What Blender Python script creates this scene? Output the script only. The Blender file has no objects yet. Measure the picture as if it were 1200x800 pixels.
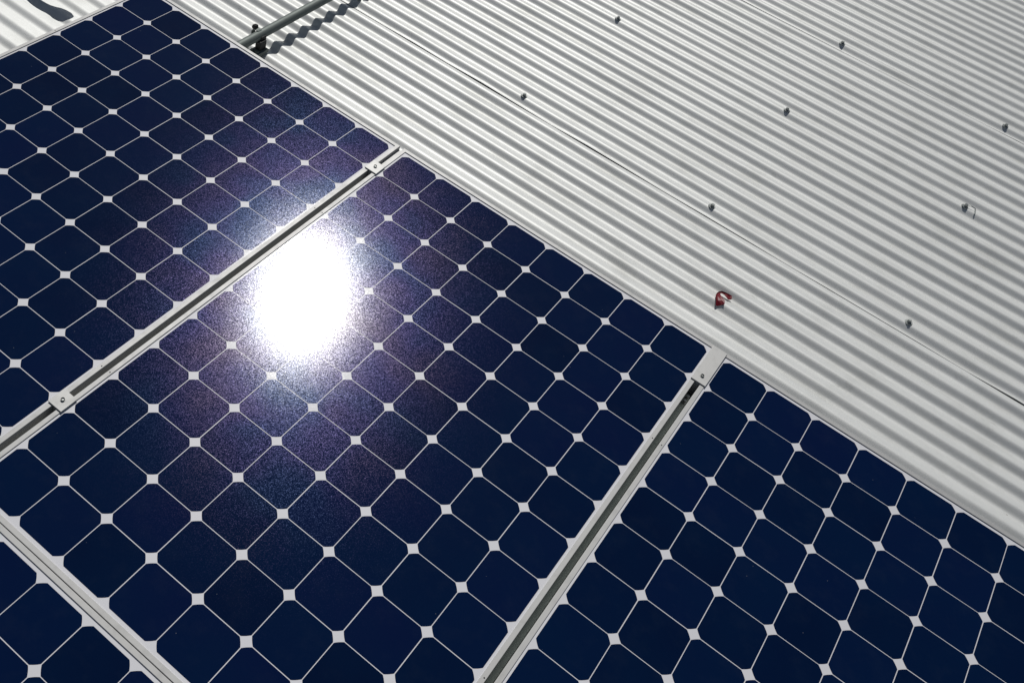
import bpy, bmesh, math, random
from mathutils import Vector, Matrix, noise
random.seed(7)
S = bpy.context.scene
C = S.collection
MM = 0.001
PITCH = 126.3            # cell pitch, mm
ROOF_Z = -186.7          # mean height of the corrugated sheets below the panel glass, mm
CORR = 76.2              # corrugation pitch
CREST0 = 2085.2          # y of one crest
AMP = 7.2

# ------------------------------------------------------------------ helpers
def obj(name, bm, mat, parent=None, smooth=False, loc=None):
    me = bpy.data.meshes.new(name)
    bmesh.ops.recalc_face_normals(bm, faces=bm.faces)
    bm.to_mesh(me); bm.free()
    me.materials.append(mat)
    if smooth:
        for p in me.polygons: p.use_smooth = True
    o = bpy.data.objects.new(name, me); C.objects.link(o)
    if parent: o.parent = parent
    if loc: o.location = loc
    return o

def thing(name, label, cat, loc=(0, 0, 0), group=None):
    o = bpy.data.objects.new(name, None); C.objects.link(o)
    o.empty_display_size = 0.05
    o.location = [v * MM for v in loc]
    o['label'] = label; o['category'] = cat
    if group: o['group'] = group
    return o

def box(bm, x0, x1, y0, y1, z0, z1, bev=0.0, M=None):
    r = bmesh.ops.create_cube(bm, size=1.0)
    vs = r['verts']
    for v in vs:
        v.co = Vector(((x0 + x1) / 2 + v.co.x * (x1 - x0), (y0 + y1) / 2 + v.co.y * (y1 - y0), (z0 + z1) / 2 + v.co.z * (z1 - z0))) * MM
    if bev:
        es = list({e for v in vs for e in v.link_edges})
        rb = bmesh.ops.bevel(bm, geom=es, offset=bev * MM, segments=2, affect='EDGES', profile=0.5)
        vs = list({v for f in rb['faces'] for v in f.verts} | {v for v in vs if v.is_valid})
    if M is not None:
        for v in vs: v.co = M @ v.co
    return vs

def cyl(bm, x, y, z0, z1, r, n=24, r2=None):
    res = bmesh.ops.create_cone(bm, cap_ends=True, segments=n, radius1=r * MM, radius2=(r if r2 is None else r2) * MM, depth=(z1 - z0) * MM)
    for v in res['verts']: v.co += Vector((x, y, (z0 + z1) / 2)) * MM
    return res['verts']

def tube(bm, pts, rad, n=16, caps=True, flat=1.0):
    """swept tube through pts (mm); rad number or list"""
    pts = [Vector(p) for p in pts]
    rings = []
    for i, p in enumerate(pts):
        t = (pts[min(i + 1, len(pts) - 1)] - pts[max(i - 1, 0)]).normalized()
        up = Vector((0, 0, 1)) if abs(t.z) < 0.95 else Vector((0, 1, 0))
        a = t.cross(up).normalized(); b = a.cross(t).normalized()
        r = rad[i] if isinstance(rad, (list, tuple)) else rad
        rings.append([bm.verts.new((p + a * math.cos(k * 2 * math.pi / n) * r + b * math.sin(k * 2 * math.pi / n) * r * flat) * MM) for k in range(n)])
    for q in range(len(rings) - 1):
        for k in range(n):
            bm.faces.new((rings[q][k], rings[q][(k + 1) % n], rings[q + 1][(k + 1) % n], rings[q + 1][k]))
    if caps:
        bm.faces.new(rings[0][::-1]); bm.faces.new(rings[-1])

def wave(ph):
    return math.cos(ph) - 0.18 * math.sin(2 * ph)
def corr_h(y):
    return ROOF_Z + AMP * wave(2 * math.pi * (y - CREST0) / CORR)

# ------------------------------------------------------------------ materials
class NT:
    def __init__(self, name):
        self.m = bpy.data.materials.new(name); self.m.use_nodes = True
        self.n = self.m.node_tree.nodes; self.l = self.m.node_tree.links
        self.b = self.n['Principled BSDF']
    def add(self, t, **k):
        nd = self.n.new(t)
        for a, v in k.items():
            if a.startswith('i_'): nd.inputs[a[2:].replace('_', ' ')].default_value = v
            elif a.startswith('n_'): nd.inputs[int(a[2:])].default_value = v
            else: setattr(nd, a, v)
        return nd
    def link(self, a, b): self.l.new(a, b)
    def math(self, op, a, b=None, clamp=False):
        nd = self.n.new('ShaderNodeMath'); nd.operation = op; nd.use_clamp = clamp
        for i, v in enumerate((a, b)):
            if v is None: continue
            if isinstance(v, (int, float)): nd.inputs[i].default_value = v
            else: self.link(v, nd.inputs[i])
        return nd.outputs[0]
    def vmath(self, op, a, b=None, scale=None):
        nd = self.n.new('ShaderNodeVectorMath'); nd.operation = op
        for i, v in enumerate((a, b)):
            if v is None: continue
            if isinstance(v, (tuple, list)): nd.inputs[i].default_value = v
            else: self.link(v, nd.inputs[i])
        if scale is not None:
            if isinstance(scale, (int, float)): nd.inputs['Scale'].default_value = scale
            else: self.link(scale, nd.inputs['Scale'])
        return nd.outputs[0]
    def pos(self): return self.add('ShaderNodeNewGeometry').outputs['Position']
    def noise(self, vec, scale, detail=3, rough=0.5):
        nd = self.add('ShaderNodeTexNoise'); nd.inputs['Scale'].default_value = scale
        nd.inputs['Detail'].default_value = detail; nd.inputs['Roughness'].default_value = rough
        self.link(vec, nd.inputs['Vector']); return nd.outputs['Fac']
    def ramp(self, fac, stops):
        nd = self.add('ShaderNodeValToRGB'); cr = nd.color_ramp
        while len(cr.elements) < len(stops): cr.elements.new(0.5)
        for e, (p, c) in zip(cr.elements, stops):
            e.position = p; e.color = (*c, 1) if len(c) == 3 else c
        self.link(fac, nd.inputs[0]); return nd.outputs[0]
    def mix(self, fac, a, b, mode='MIX'):
        nd = self.add('ShaderNodeMix', data_type='RGBA', blend_type=mode)
        for i, v in ((0, fac), (6, a), (7, b)):
            if isinstance(v, (int, float)): nd.inputs[i].default_value = v
            elif isinstance(v, (tuple, list)): nd.inputs[i].default_value = (*v, 1) if len(v) == 3 else v
            else: self.link(v, nd.inputs[i])
        return nd.outputs[2]
    def set(self, **k):
        for a, v in k.items():
            i = self.b.inputs[a.replace('_', ' ')]
            if hasattr(v, 'is_output'): self.link(v, i)
            else: i.default_value = (*v, 1) if isinstance(v, tuple) and len(v) == 3 else v

GLASS_R, SPARK = 0.158, 0.0145
def glass_coat(t, silicon=False, fine=1.1, fres=1.20):
    """textured solar glass over the laminate: every facet of its fine grain tilts a little"""
    p = t.pos()
    g = t.vmath('SCALE', p, scale=1.0 / (fine * MM))
    nz = t.add('ShaderNodeTexNoise'); nz.inputs['Scale'].default_value = 1.0; nz.inputs['Detail'].default_value = 1.0
    t.link(g, nz.inputs['Vector'])
    wn = t.add('ShaderNodeTexWhiteNoise', noise_dimensions='3D')
    t.link(t.vmath('FLOOR', t.vmath('ADD', g, t.vmath('SCALE', nz.outputs['Color'], scale=0.8))), wn.inputs['Vector'])
    d = t.vmath('SUBTRACT', wn.outputs['Color'], (0.5, 0.5, 0.5))
    # cubing keeps most facets nearly flat and lets a few tilt far
    d3 = t.vmath('MULTIPLY', t.vmath('MULTIPLY', d, d), d)
    dd = t.vmath('ADD', t.vmath('SCALE', d, scale=SPARK), t.vmath('SCALE', d3, scale=SPARK * 6))
    N = t.add('ShaderNodeNewGeometry').outputs['Normal']
    n = t.vmath('NORMALIZE', t.vmath('ADD', N, dd))
    gl = t.add('ShaderNodeBsdfAnisotropic', distribution='BECKMANN')
    gl.inputs['Roughness'].default_value = GLASS_R; gl.inputs['Color'].default_value = (0.94, 0.95, 0.95, 1)
    t.link(n, gl.inputs['Normal'])
    fr = t.add('ShaderNodeFresnel'); fr.inputs['IOR'].default_value = fres
    mx = t.add('ShaderNodeMixShader')
    t.link(fr.outputs[0], mx.inputs[0]); t.link(t.b.outputs[0], mx.inputs[1]); t.link(gl.outputs[0], mx.inputs[2])
    out = [q for q in t.n if q.type == 'OUTPUT_MATERIAL'][0]
    if not silicon:
        t.link(mx.outputs[0], out.inputs['Surface']); return
    # etched silicon under the glass: a wide weak bronze-violet-blue lobe, grainy
    h = t.add('ShaderNodeBsdfAnisotropic', distribution='BECKMANN')
    h.inputs['Roughness'].default_value = 0.222
    t.link(t.vmath('NORMALIZE', t.vmath('ADD', N, t.vmath('SCALE', d, scale=0.10))), h.inputs['Normal'])
    tint = t.ramp(t.noise(p, 4.2, 2), [(0.36, (0.0019, 0.0027, 0.0058)), (0.5, (0.0028, 0.0024, 0.0058)), (0.66, (0.0038, 0.0029, 0.0052))])
    sepr = t.add('ShaderNodeSeparateColor'); t.link(wn.outputs['Color'], sepr.inputs[0])
    k = t.math('ADD', 0.5, t.math('MULTIPLY', sepr.outputs[2], 1.0))
    t.link(t.vmath('SCALE', tint, scale=k), h.inputs['Color'])
    ad = t.add('ShaderNodeAddShader'); t.link(mx.outputs[0], ad.inputs[0]); t.link(h.outputs[0], ad.inputs[1])
    t.link(ad.outputs[0], out.inputs['Surface'])

# solar cell: near-black blue silicon behind glass
t = NT('cell_silicon')
p = t.pos()
oi = t.add('ShaderNodeObjectInfo')
base = t.ramp(oi.outputs['Random'], [(0.0, (0.0008, 0.0062, 0.027)), (0.5, (0.0012, 0.0100, 0.042)), (1.0, (0.0024, 0.0082, 0.046))])
big = t.noise(p, 7, 2)
base = t.mix(t.math('MULTIPLY', t.math('SUBTRACT', big, 0.35, True), 0.9), base, (0.0008, 0.0140, 0.046))
grain = t.noise(p, 900, 2, 0.7)
base = t.mix(t.math('MULTIPLY', grain, 0.5), base, (0.0016, 0.0120, 0.058))
# sparse dust specks and faint wipe marks
vo = t.add('ShaderNodeTexVoronoi'); vo.inputs['Scale'].default_value = 34; t.link(p, vo.inputs['Vector'])
sp = t.math('LESS_THAN', vo.outputs['Distance'], 0.030)
sepc = t.add('ShaderNodeSeparateColor'); t.link(vo.outputs['Color'], sepc.inputs[0])
dust = t.math('MULTIPLY', sp, t.math('GREATER_THAN', sepc.outputs[0], 0.72))
base = t.mix(t.math('MULTIPLY', dust, 0.55), base, (0.25, 0.27, 0.30))
haze = t.math('MULTIPLY', t.math('SUBTRACT', t.noise(p, 16, 5, 0.65), 0.5, True), 0.06)
base = t.mix(haze, base, (0.20, 0.22, 0.24))
t.set(Base_Color=base, Roughness=0.6, Specular_IOR_Level=0.0)
glass_coat(t, True)
CELL = t.m

# white backsheet behind the same glass
t = NT('backsheet_white')
p = t.pos()
t.set(Base_Color=t.mix(t.math('MULTIPLY', t.noise(p, 60, 4), 0.25), (0.78, 0.78, 0.81), (0.68, 0.69, 0.72)), Roughness=0.5)
glass_coat(t)
BACK = t.m

# clear anodised aluminium
def alu(name, col, rough, metal=0.75, streak=0.12):
    t = NT(name); p = t.pos()
    st = t.vmath('MULTIPLY', p, (1.0, 0.06, 1.0))
    n = t.noise(st, 420, 4, 0.6); n2 = t.noise(p, 35, 4, 0.6)
    dark = tuple(c * 0.78 for c in col)
    cc = t.mix(t.math('MULTIPLY', n, streak), col, dark)
    cc = t.mix(t.math('MULTIPLY', t.math('SUBTRACT', n2, 0.52, True), 1.2), cc, tuple(c * 0.6 for c in col))
    t.set(Base_Color=cc, Metallic=metal, Roughness=t.math('ADD', rough, t.math('MULTIPLY', n2, 0.12)))
    bp = t.add('ShaderNodeBump'); bp.inputs['Strength'].default_value = 0.15; bp.inputs['Distance'].default_value = 0.0003
    t.link(n, bp.inputs['Height']); t.link(bp.outputs[0], t.b.inputs['Normal'])
    return t.m
ALU = alu('frame_aluminium', (0.50, 0.50, 0.49), 0.5, 0.3)
CLAMP = alu('clamp_aluminium', (0.56, 0.56, 0.545), 0.5, 0.3)
RAIL = alu('rail_galvanised', (0.44, 0.50, 0.45), 0.5, 0.3, 0.7)
PIPE = alu('pipe_galvanised', (0.20, 0.23, 0.215), 0.55, 0.35, 0.5)
SCREW = alu('screw_zinc', (0.36, 0.38, 0.37), 0.4, 0.7)
SEAL = alu('seal_dark', (0.05, 0.055, 0.05), 0.7, 0.0)
t = NT('rubber_black'); t.set(Base_Color=t.mix(t.noise(t.pos(), 200, 3), (0.012, 0.013, 0.013), (0.035, 0.036, 0.034)), Roughness=0.6); RUBBER = t.m
t = NT('red_plastic'); t.set(Base_Color=t.mix(t.noise(t.pos(), 260, 3), (0.24, 0.004, 0.014), (0.13, 0.003, 0.010)), Roughness=0.45); RED = t.m
t = NT('mark_graphite'); t.set(Base_Color=(0.02, 0.02, 0.02), Roughness=0.7); HOLE = t.m

# painted steel roofing: satin, weathered
ROOF_METAL, ROOF_ROUGH = 0.34, 0.52
t = NT('roof_painted_steel')
p = t.pos()
along = t.vmath('MULTIPLY', p, (0.10, 1.0, 1.0))
st = t.noise(along, 45, 5, 0.6)
col = t.mix(t.math('MULTIPLY', st, 0.35), (0.80, 0.81, 0.79), (0.70, 0.72, 0.70))
blot = t.math('MULTIPLY', t.math('SUBTRACT', t.noise(p, 5.5, 6, 0.62), 0.52, True), 2.0, True)
col = t.mix(blot, col, (0.52, 0.53, 0.50))
smear = t.math('MULTIPLY', t.math('SUBTRACT', t.noise(t.vmath('MULTIPLY', p, (0.45, 1.0, 1.0)), 22, 6, 0.7), 0.62, True), 3.5, True)
col = t.mix(smear, col, (0.30, 0.31, 0.29))
# grime settled in the valleys, in broken runs
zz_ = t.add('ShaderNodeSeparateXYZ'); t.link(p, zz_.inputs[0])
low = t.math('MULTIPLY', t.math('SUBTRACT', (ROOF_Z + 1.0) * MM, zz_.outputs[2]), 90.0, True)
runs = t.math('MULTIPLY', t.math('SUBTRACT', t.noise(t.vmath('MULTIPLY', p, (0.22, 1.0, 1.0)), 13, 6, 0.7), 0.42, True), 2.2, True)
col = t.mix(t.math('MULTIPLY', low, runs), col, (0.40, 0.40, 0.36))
# hairline scratches
scr = t.add('ShaderNodeTexNoise'); scr.inputs['Scale'].default_value = 6; scr.inputs['Detail'].default_value = 1
t.link(t.vmath('MULTIPLY', t.vmath('ADD', p, t.vmath('SCALE', t.add('ShaderNodeTexNoise', n_2=3.0).outputs['Color'], scale=0.3)), (1.0, 9.0, 1.0)), scr.inputs['Vector'])
lin = t.math('LESS_THAN', t.math('ABSOLUTE', t.math('SUBTRACT', scr.outputs['Fac'], 0.5)), 0.0012)
col = t.mix(t.math('MULTIPLY', lin, 0.25), col, (0.35, 0.35, 0.34))
vo = t.add('ShaderNodeTexVoronoi'); vo.inputs['Scale'].default_value = 9; t.link(p, vo.inputs['Vector'])
sepc = t.add('ShaderNodeSeparateColor'); t.link(vo.outputs['Color'], sepc.inputs[0])
spk = t.math('MULTIPLY', t.math('LESS_THAN', vo.outputs['Distance'], t.math('MULTIPLY', sepc.outputs[1], 0.035)), t.math('GREATER_THAN', sepc.outputs[0], 0.45))
col = t.mix(t.math('MULTIPLY', spk, 0.6), col, (0.16, 0.16, 0.14))
t.set(Base_Color=col, Metallic=ROOF_METAL, Roughness=t.math('ADD', ROOF_ROUGH, t.math('MULTIPLY', t.noise(p, 30, 4), 0.10)))
bp = t.add('ShaderNodeBump'); bp.inputs['Strength'].default_value = 0.25; bp.inputs['Distance'].default_value = 0.0006
t.link(t.noise(p, 160, 4, 0.6), bp.inputs['Height']); t.link(bp.outputs[0], t.b.inputs['Normal'])
ROOF = t.m

t = NT('dry_grass_ground'); p = t.pos()
t.set(Base_Color=t.ramp(t.noise(p, 0.8, 8, 0.65), [(0.3, (0.05, 0.07, 0.025)), (0.7, (0.14, 0.12, 0.06))]), Roughness=0.95); GROUND = t.m

# ------------------------------------------------------------------ ground far below the roof
bm = bmesh.new(); n = 24
vs = [[bm.verts.new((x * 60.0 - 720, y * 60.0 - 720, -4.2)) for x in range(n + 1)] for y in range(n + 1)]
for y in range(n):
    for x in range(n): bm.faces.new((vs[y][x], vs[y][x + 1], vs[y + 1][x + 1], vs[y + 1][x]))
g = obj('ground', bm, GROUND); g['kind'] = 'structure'

# ------------------------------------------------------------------ roof
roof = thing('corrugated_roof', 'pale grey white corrugated metal roof sheets running under and beyond the solar panels', 'roof', (0, 0, ROOF_Z))
def roof_sheet(y0, y1, lift, seed, gap=1.0):
    bm = bmesh.new()
    xs = [-4500 + 150 * i for i in range(71)]
    rows = []
    ys = []
    y = y0
    while y < y1: ys.append(y); y += CORR / 14
    ys.append(y1)
    ys = [ys[0]] + ys
    for j, y in enumerate(ys):
        k = round((y - CREST0) / CORR)                      # which corrugation
        a = AMP * (1 + 0.10 * (noise.noise(Vector((k * 3.7, seed, 0)))))
        u = min(max((y - 40) / 340, 0), 1)                  # the first ribs beside the array are shallower
        a *= 0.50 + 0.50 * u * u * (3 - 2 * u)
        row = []
        for x in xs:
            lo = 1.1 * noise.noise(Vector((x / 900, y / 160, seed))) + 0.35 * noise.noise(Vector((x / 170, y / 60, seed + 2)))
            ly = 1.2 * noise.noise(Vector((x / 700, y / 300, seed + 9)))
            edge = 0
            if y - y0 < 60 and lift:                        # the lapped edge lifts unevenly
                w = (1 - (y - y0) / 60)
                edge = w * gap * (2.6 + 5.0 * noise.noise(Vector((x / 240, 0, seed + 4))) + 3.0 * noise.noise(Vector((x / 80, 5, seed))))
                edge = max(edge, 0)
            z = ROOF_Z + a * wave(2 * math.pi * (y + ly - CREST0) / CORR) + lo + edge + lift
            if j == 0: z -= 0.9
            row.append(bm.verts.new((x * MM, y * MM, (z - ROOF_Z) * MM)))
        rows.append(row)
    for j in range(len(rows) - 1):
        for i in range(len(xs) - 1):
            bm.faces.new((rows[j][i], rows[j][i + 1], rows[j + 1][i + 1], rows[j + 1][i]))
    return obj('roof_sheet', bm, ROOF, roof, smooth=True)
def screw(sheet, x, y, tail=False, rot=0.0):
    bm = bmesh.new()
    cyl(bm, 0, 0, -1.0, 1.6, 12.5, 28, 11.5)
    w = obj('screw', bm, SCREW, sheet)
    w.location = (x * MM, y * MM, (corr_h(y) + 2.6 - ROOF_Z) * MM)
    w.rotation_euler = (random.uniform(-.12, .12), random.uniform(-.12, .12), rot)
    bm = w.data and bmesh.new(); bm.from_mesh(w.data)
    cyl(bm, 0, 0, 1.6, 3.2, 9.5, 28, 8.5)
    cyl(bm, 0, 0, 3.2, 10.5, 6.2, 6)
    cyl(bm, 0, 0, 10.5, 11.2, 5.0, 6)
    if tail:
        tube(bm, [(9, 2, 6), (17, 4, 9), (27, 3, 8), (34, 2, 7), (35, -6, 5), (34, -18, 3), (33, -25, 2)], 2.6, 8, flat=0.5)
    bmesh.ops.recalc_face_normals(bm, faces=bm.faces)
    bm.to_mesh(w.data); bm.free()
sheet_a = roof_sheet(-3900, 775, 0, 1.3)
sheet_b = roof_sheet(743, 2222, 1.3, 5.1)
sheet_c = roof_sheet(2192, 5600, 2.2, 8.4, 0.35)
for x in (-745, 4.5, 757, 1447): screw(sheet_b, x, 790, rot=x)
for x, tl in ((-4, False), (742, False), (1441, True)): screw(sheet_b, x, 1551, tl, rot=0.3)
for x in (-5, 739, 1440): screw(sheet_c, x, 2232, rot=x)

# ------------------------------------------------------------------ solar panels
MX, MY, LIP, LZ = 16.4, 19.6, 11.6, 2.6
W, H = 8 * PITCH, 12 * PITCH
def ring(bm, prof, x0, x1, y0, y1):
    """sweep the profile (inset, z) round a rectangle, mitred"""
    loops = []
    for d, z in prof:
        loops.append([bm.verts.new(Vector(q) * MM) for q in ((x0 + d, y0 + d, z), (x1 - d, y0 + d, z), (x1 - d, y1 - d, z), (x0 + d, y1 - d, z))])
    n = len(loops)
    for a in range(n):
        A, B = loops[a], loops[(a + 1) % n]
        for k in range(4):
            bm.faces.new((A[k], A[(k + 1) % 4], B[(k + 1) % 4], B[k]))
bm = bmesh.new()
prof = [(0.0, -46), (0.0, LZ - 0.7), (0.25, LZ - 0.2), (0.8, LZ), (LIP - 0.6, LZ), (LIP - 0.15, LZ - 0.25), (LIP, LZ - 0.8), (LIP, 0.02), (LIP, -5.5), (2.2, -5.5), (2.2, -43.5), (24, -43.5), (24, -46)]
ring(bm, prof, -MX, W + MX, -H - MY, MY)
frame_me = obj('frame', bm, ALU)
bm = bmesh.new(); box(bm, -MX + LIP - 3, W + MX - LIP + 3, -H - MY + LIP - 3, MY - LIP + 3, -4.5, 0.0)
back_me = obj('backsheet', bm, BACK)
# pseudo-square cell with corners cut by the wafer's circle
hc, rw = 62.15, 78.2
cut = math.sqrt(rw * rw - hc * hc); a0 = math.atan2(cut, hc); a1 = math.atan2(hc, cut)
outl = []
for q in range(4):
    for k in range(8):
        a = q * math.pi / 2 + a0 + (a1 - a0) * k / 7
        outl.append((rw * math.cos(a), rw * math.sin(a)))
bm = bmesh.new()
top = [bm.verts.new((x * MM, y * MM, 0.30 * MM)) for x, y in outl]
bot = [bm.verts.new((x * MM, y * MM, 0.02 * MM)) for x, y in outl]
bm.faces.new(top)
for k in range(len(top)): bm.faces.new((bot[k], bot[(k + 1) % len(top)], top[(k + 1) % len(top)], top[k]))
cell_me = obj('solar_cell', bm, CELL)
bm = bmesh.new(); cyl(bm, 0, 0, LZ - 1, LZ + 0.25, 1.7, 12)
riv_me = obj('rivet', bm, HOLE)
protos = [frame_me, back_me, cell_me, riv_me]
def cp(src, parent, loc=(0, 0, 0), rz=0.0):
    o = src.copy(); C.objects.link(o); o.parent = parent
    o.location = [v * MM for v in loc]; o.rotation_euler = (0, 0, rz); return o
def panel(x, y, label, zr=(0, 0)):
    t = thing('solar_panel', label, 'solar panel', (x, y, 0), 'solar panels mounted on the roof')
    cp(frame_me, t); cp(back_me, t)
    for i in range(8):
        for j in range(12):
            cp(cell_me, t, ((i + .5) * PITCH + random.uniform(-.15, .15), -(j + .5) * PITCH + random.uniform(-.15, .15), 0), random.uniform(-.0015, .0015))
    for yy in (-375.5, -1137):
        for xx in (-MX + 6.2, W + MX - 4.8): cp(riv_me, t, (xx, yy, 0))
    return t
panel(0, 0, 'large central solar panel with the white sun glare blazing on its cells')
panel(-W - 47.3, -1.0, 'solar panel at upper left, beyond the gap beside the sun glare')
panel(W + 48.0, -2.3, 'solar panel at lower right, its short edge along the bare corrugated roof')
panel(5.0, -H - MY * 2 - 1.6, 'darkest solar panel, only its corner showing below the central panel')
for o in protos: bpy.data.objects.remove(o)

# ------------------------------------------------------------------ rails, clamps in the gaps
GL, GR = -23.7, W + 24.0                   # gap centre lines
def rail(x, label, extra):
    t = thing('mounting_rail', label, 'mounting rail', (x, 0, ROOF_Z), 'mounting rails under the gaps between panels')
    bm = bmesh.new(); b = -ROOF_Z
    box(bm, -20, 20, -2600, 12, b - 50, b - 47, 0.5)
    box(bm, -20, -17, -2600, 12, b - 88, b - 50.2, 0.5); box(bm, 17, 20, -2600, 12, b - 88, b - 50.2, 0.5)
    box(bm, -7.0, 7.0, -2600, -150, b - 47.0, b - 33, 0.8)
    obj('channel', bm, RAIL, t)
    for y in (-200, -1000, -1800):
        yy = CREST0 + CORR * round((y - CREST0) / CORR)
        bm = bmesh.new(); box(bm, -16, 16, yy - 20, yy + 20, AMP + 1.5, b - 88.5, 1)
        obj('foot', bm, RAIL, t)
    for y in extra:
        bm = bmesh.new(); cyl(bm, 0, y, b - 33, b - 31, 5.6, 20); cyl(bm, 0, y, b - 31, b - 22, 4.2, 6)
        obj('bolt', bm, SCREW, t)
    return t
r1 = rail(GL, 'dark rail seen in the long gap between the glaring panel and upper left panel', (-960,))
r2 = rail(GR, 'dark grey green rail seen in the gap between central and lower right panels', (-166, -184))
bm = bmesh.new(); box(bm, -6.6, 6.6, -96, 14, 172, 178, 0.6); obj('end_cap', bm, CLAMP, r1)
def clamp(x, y0, y1, by, label):
    t = thing('panel_clamp', label, 'clamp', (x, (y0 + y1) / 2, LZ), 'clamps holding the panels to the rails')
    m = (y0 + y1) / 2
    bm = bmesh.new(); box(bm, -20.5, 20.5, y0 - m, y1 - m, 0.25, 3.6, 0.5)
    box(bm, -6.2, 6.2, y0 - m + 1, y1 - m - 1, -47, 0.3)
    obj('plate', bm, CLAMP, t)
    bm = bmesh.new(); cyl(bm, 0, by - m, 3.7, 4.4, 6.2, 28); b1 = obj('bolt', bm, CLAMP, t)
    bm = bmesh.new(); bmesh.ops.create_cone(bm, cap_ends=False, segments=24, radius1=4.6 * MM, radius2=4.2 * MM, depth=3.4 * MM)
    for v in bm.verts: v.co += Vector((0, by - m, 6.0)) * MM
    cyl(bm, 0, by - m, 4.5, 5.2, 3.0, 6)
    obj('socket', bm, SCREW, b1)
clamp(GL, -140, -95, -117, 'white clamp with bolt near the upper end of the left gap')
clamp(GL, -1283.5, -1238, -1260, 'white clamp with round bolt low in the left gap, near the picture edge')
clamp(GR, -132.5, 15, -107, 'long white clamp plate closing the right gap beside the bare roof')

# ------------------------------------------------------------------ pipe and its bracket
pz, px = -125.0, -783.0
bm = bmesh.new()
pts = [(px - 4 + 4 * math.sin(y / 900), y, pz) for y in range(-160, 2300, 60)]
tube(bm, [(a + 6 - y * 0.004, y, z) for (a, y, z) in pts], 16.5, 24)
pipe = obj('conduit_pipe', bm, PIPE, smooth=True)
pipe['label'] = 'grey metal pipe running over the roof from the upper left panel, casting a beaded shadow'
pipe['category'] = 'pipe'
bt = thing('pipe_bracket', 'dark bracket with rubber knob clamping the pipe beside the upper left panel', 'bracket', (px - 8, 252, ROOF_Z))
zz = pz - ROOF_Z
bm = bmesh.new()
for k in range(3): pass
N = 28
prev = None
for w0, w1 in ((-9, 9),):
    A = []
    for k in range(N):
        a = 2 * math.pi * k / N
        A.append([bm.verts.new(Vector((r * math.cos(a), yy, zz + r * math.sin(a))) * MM) for (r, yy) in ((17.0, w0), (20.2, w0), (20.2, w1), (17.0, w1))])
    for k in range(N):
        B = A[(k + 1) % N]
        for q in range(4): bm.faces.new((A[k][q], A[k][(q + 1) % 4], B[(q + 1) % 4], B[q]))
obj('band', bm, PIPE, bt)
bm = bmesh.new(); tube(bm, [(-6, 2, zz + 14), (-11, 2, zz + 18), (-15, 2, zz + 22)], [7, 11, 12], 14); tube(bm, [(-15, 2, zz + 22), (-18, 2, zz + 27)], [12, 7], 14)
obj('knob', bm, RUBBER, bt)
bm = bmesh.new(); tube(bm, [(12, 0, zz - 8), (20, -2, zz - 16), (27, -6, zz - 24)], [6, 8, 8], 12)
box(bm, 14, 38, -24, 10, 20, 54, 4); box(bm, 18, 30, -10, 16, 40, 66, 3)
obj('block', bm, RUBBER, bt)
bm = bmesh.new()
tube(bm, [(-12, 0, zz - 10), (-16, -14, zz - 22), (-12, -34, zz - 36), (2, -48, zz - 46), (18, -46, zz - 50), (30, -30, zz - 52)], [5, 5, 5, 5, 5, 5], 10, flat=0.45)
obj('strap', bm, PIPE, bt)
bm = bmesh.new(); box(bm, 8, 48, -46, 12, 9, 21.5, 1.5); cyl(bm, 36, -36, 21, 27, 6, 6); cyl(bm, 16, -38, 21, 26, 5, 6)
obj('base_plate', bm, PIPE, bt)
# unseen pipe added past the frame's top-left, an assumed caster for the roof shadow
bm = bmesh.new()
tube(bm, [(x, -62 + 9 * math.sin(x / 45.0), -95 + 10 * math.sin(x / 60 + 1)) for x in range(-2300, -1330, 18)], [13] * 49 + [17, 24, 26, 24, 15], 14)
o = obj('conduit_pipe', bm, PIPE, smooth=True)
o['label'] = 'unseen kinked grey pipe added off the top left corner to cast the roof shadow there'; o['category'] = 'pipe'

# ------------------------------------------------------------------ red curl of plastic on the roof
bm = bmesh.new()
cl = [(964, 392, 13), (955, 402, 14), (946, 415, 11), (941, 429, 6), (940, 440, 4.0), (946, 447, 4.5), (955, 449, 5.5), (963, 448, 8), (970, 446, 10), (976, 441, 8)]
L_, R_ = [], []
P3 = [Vector((x, y, 0)) for x, y, w in cl]
rows = []
for i, (x, y, w) in enumerate(cl):
    tdir = (P3[min(i + 1, len(cl) - 1)] - P3[max(i - 1, 0)]).normalized()
    nrm = Vector((-tdir.y, tdir.x, 0))
    lift = 1.5 + 3.0 * math.sin(math.pi * i / (len(cl) - 1)) + (1.5 if i > 6 else 0)
    cols = []
    for s, cz in ((-1, 2.5), (-.4, 0), (.4, -0.5), (1, 3)):
        q = Vector((x, y, 0)) + nrm * s * w * (1 + .15 * math.sin(i * 2.3 + s * 2))
        q.z = max(corr_h(q.y) + 2.0, ROOF_Z - 1) + lift + cz
        cols.append(q)
    rows.append(cols)
up = [[bm.verts.new(q * MM) for q in r] for r in rows]
dn = [[bm.verts.new((q - Vector((0, 0, 1.3))) * MM) for q in r] for r in rows]
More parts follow.
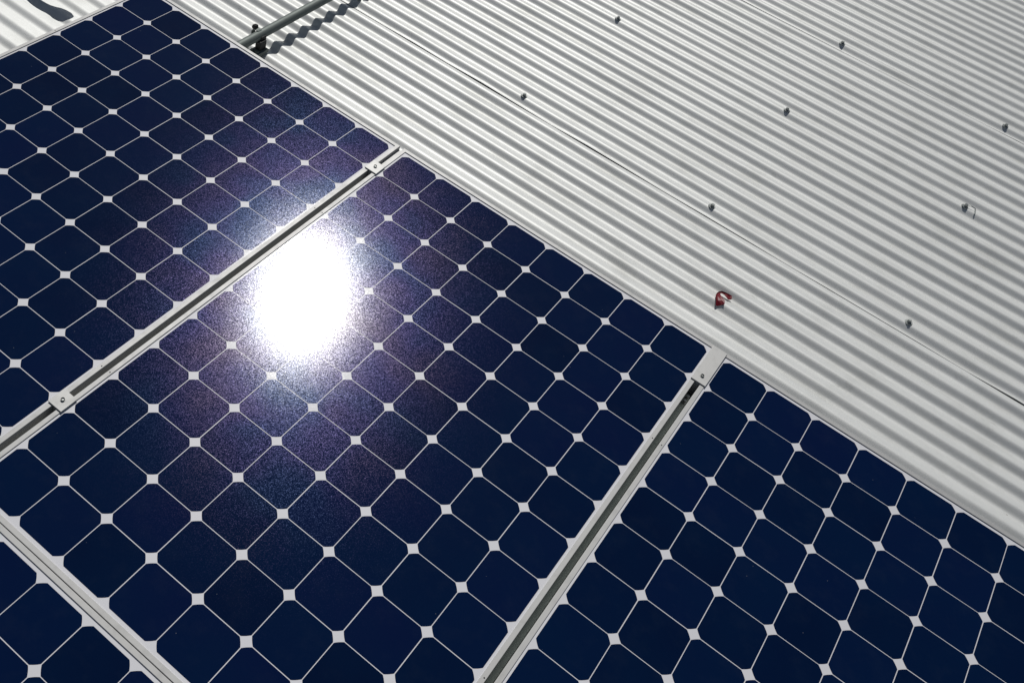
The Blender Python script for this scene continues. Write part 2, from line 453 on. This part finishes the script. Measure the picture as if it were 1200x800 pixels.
for i in range(len(rows) - 1):
    for k in range(3):
        bm.faces.new((up[i][k], up[i][k + 1], up[i + 1][k + 1], up[i + 1][k]))
        bm.faces.new((dn[i][k + 1], dn[i][k], dn[i + 1][k], dn[i + 1][k + 1]))
    bm.faces.new((up[i][0], up[i + 1][0], dn[i + 1][0], dn[i][0]))
    bm.faces.new((up[i][3], dn[i][3], dn[i + 1][3], up[i + 1][3]))
bm.faces.new([up[0][k] for k in (0, 1, 2, 3)] + [dn[0][k] for k in (3, 2, 1, 0)])
bm.faces.new([up[-1][k] for k in (3, 2, 1, 0)] + [dn[-1][k] for k in (0, 1, 2, 3)])
o = obj('plastic_scrap', bm, RED)
o['label'] = 'small curled dark red scrap lying on the white corrugated roof'; o['category'] = 'litter'

# ------------------------------------------------------------------ light
sd = Vector((-0.34911571, 0.56391486, 0.74841048))
sun = bpy.data.lights.new('sun', 'SUN'); sun.energy = 5.0; sun.angle = math.radians(0.53); sun.color = (1.0, 0.975, 0.94)
so = bpy.data.objects.new('sun', sun); C.objects.link(so)
so.rotation_euler = sd.to_track_quat('Z', 'Y').to_euler(); so.location = (0, 0, 6)
w = bpy.data.worlds.new('World'); S.world = w; w.use_nodes = True
bg = w.node_tree.nodes['Background']; sky = w.node_tree.nodes.new('ShaderNodeTexSky')
sky.sky_type = 'NISHITA'; sky.sun_disc = False
sky.sun_elevation = math.asin(sd.z); sky.sun_rotation = math.atan2(sd.x, sd.y)
w.node_tree.links.new(sky.outputs[0], bg.inputs[0]); bg.inputs[1].default_value = 0.05

# ------------------------------------------------------------------ camera
cam = bpy.data.cameras.new('camera'); co = bpy.data.objects.new('camera', cam); C.objects.link(co)
rgt = Vector((0.77761814, 0.60573899, 0.16849423)); dwn = Vector((0.55153103, -0.52851392, -0.64535769)); fwd = Vector((-0.30186678, 0.59477164, -0.74506586))
M = Matrix((rgt, -dwn, -fwd)).transposed().to_4x4(); M.translation = Vector((1.0086203, -2.0336705, 1.8378028))
co.matrix_world = M
cam.sensor_width = 36; cam.lens = 36 * 1149.1587 / 1200
cam.shift_x = 180.548 / 1200; cam.shift_y = -41.261 / 1200
cam.clip_start = 0.05; cam.clip_end = 3000
S.camera = co
S.view_settings.view_transform = 'Standard'; S.view_settings.look = 'None'
S.view_settings.gamma = 1; S.view_settings.use_curve_mapping = False
S.view_settings.exposure = -1.05
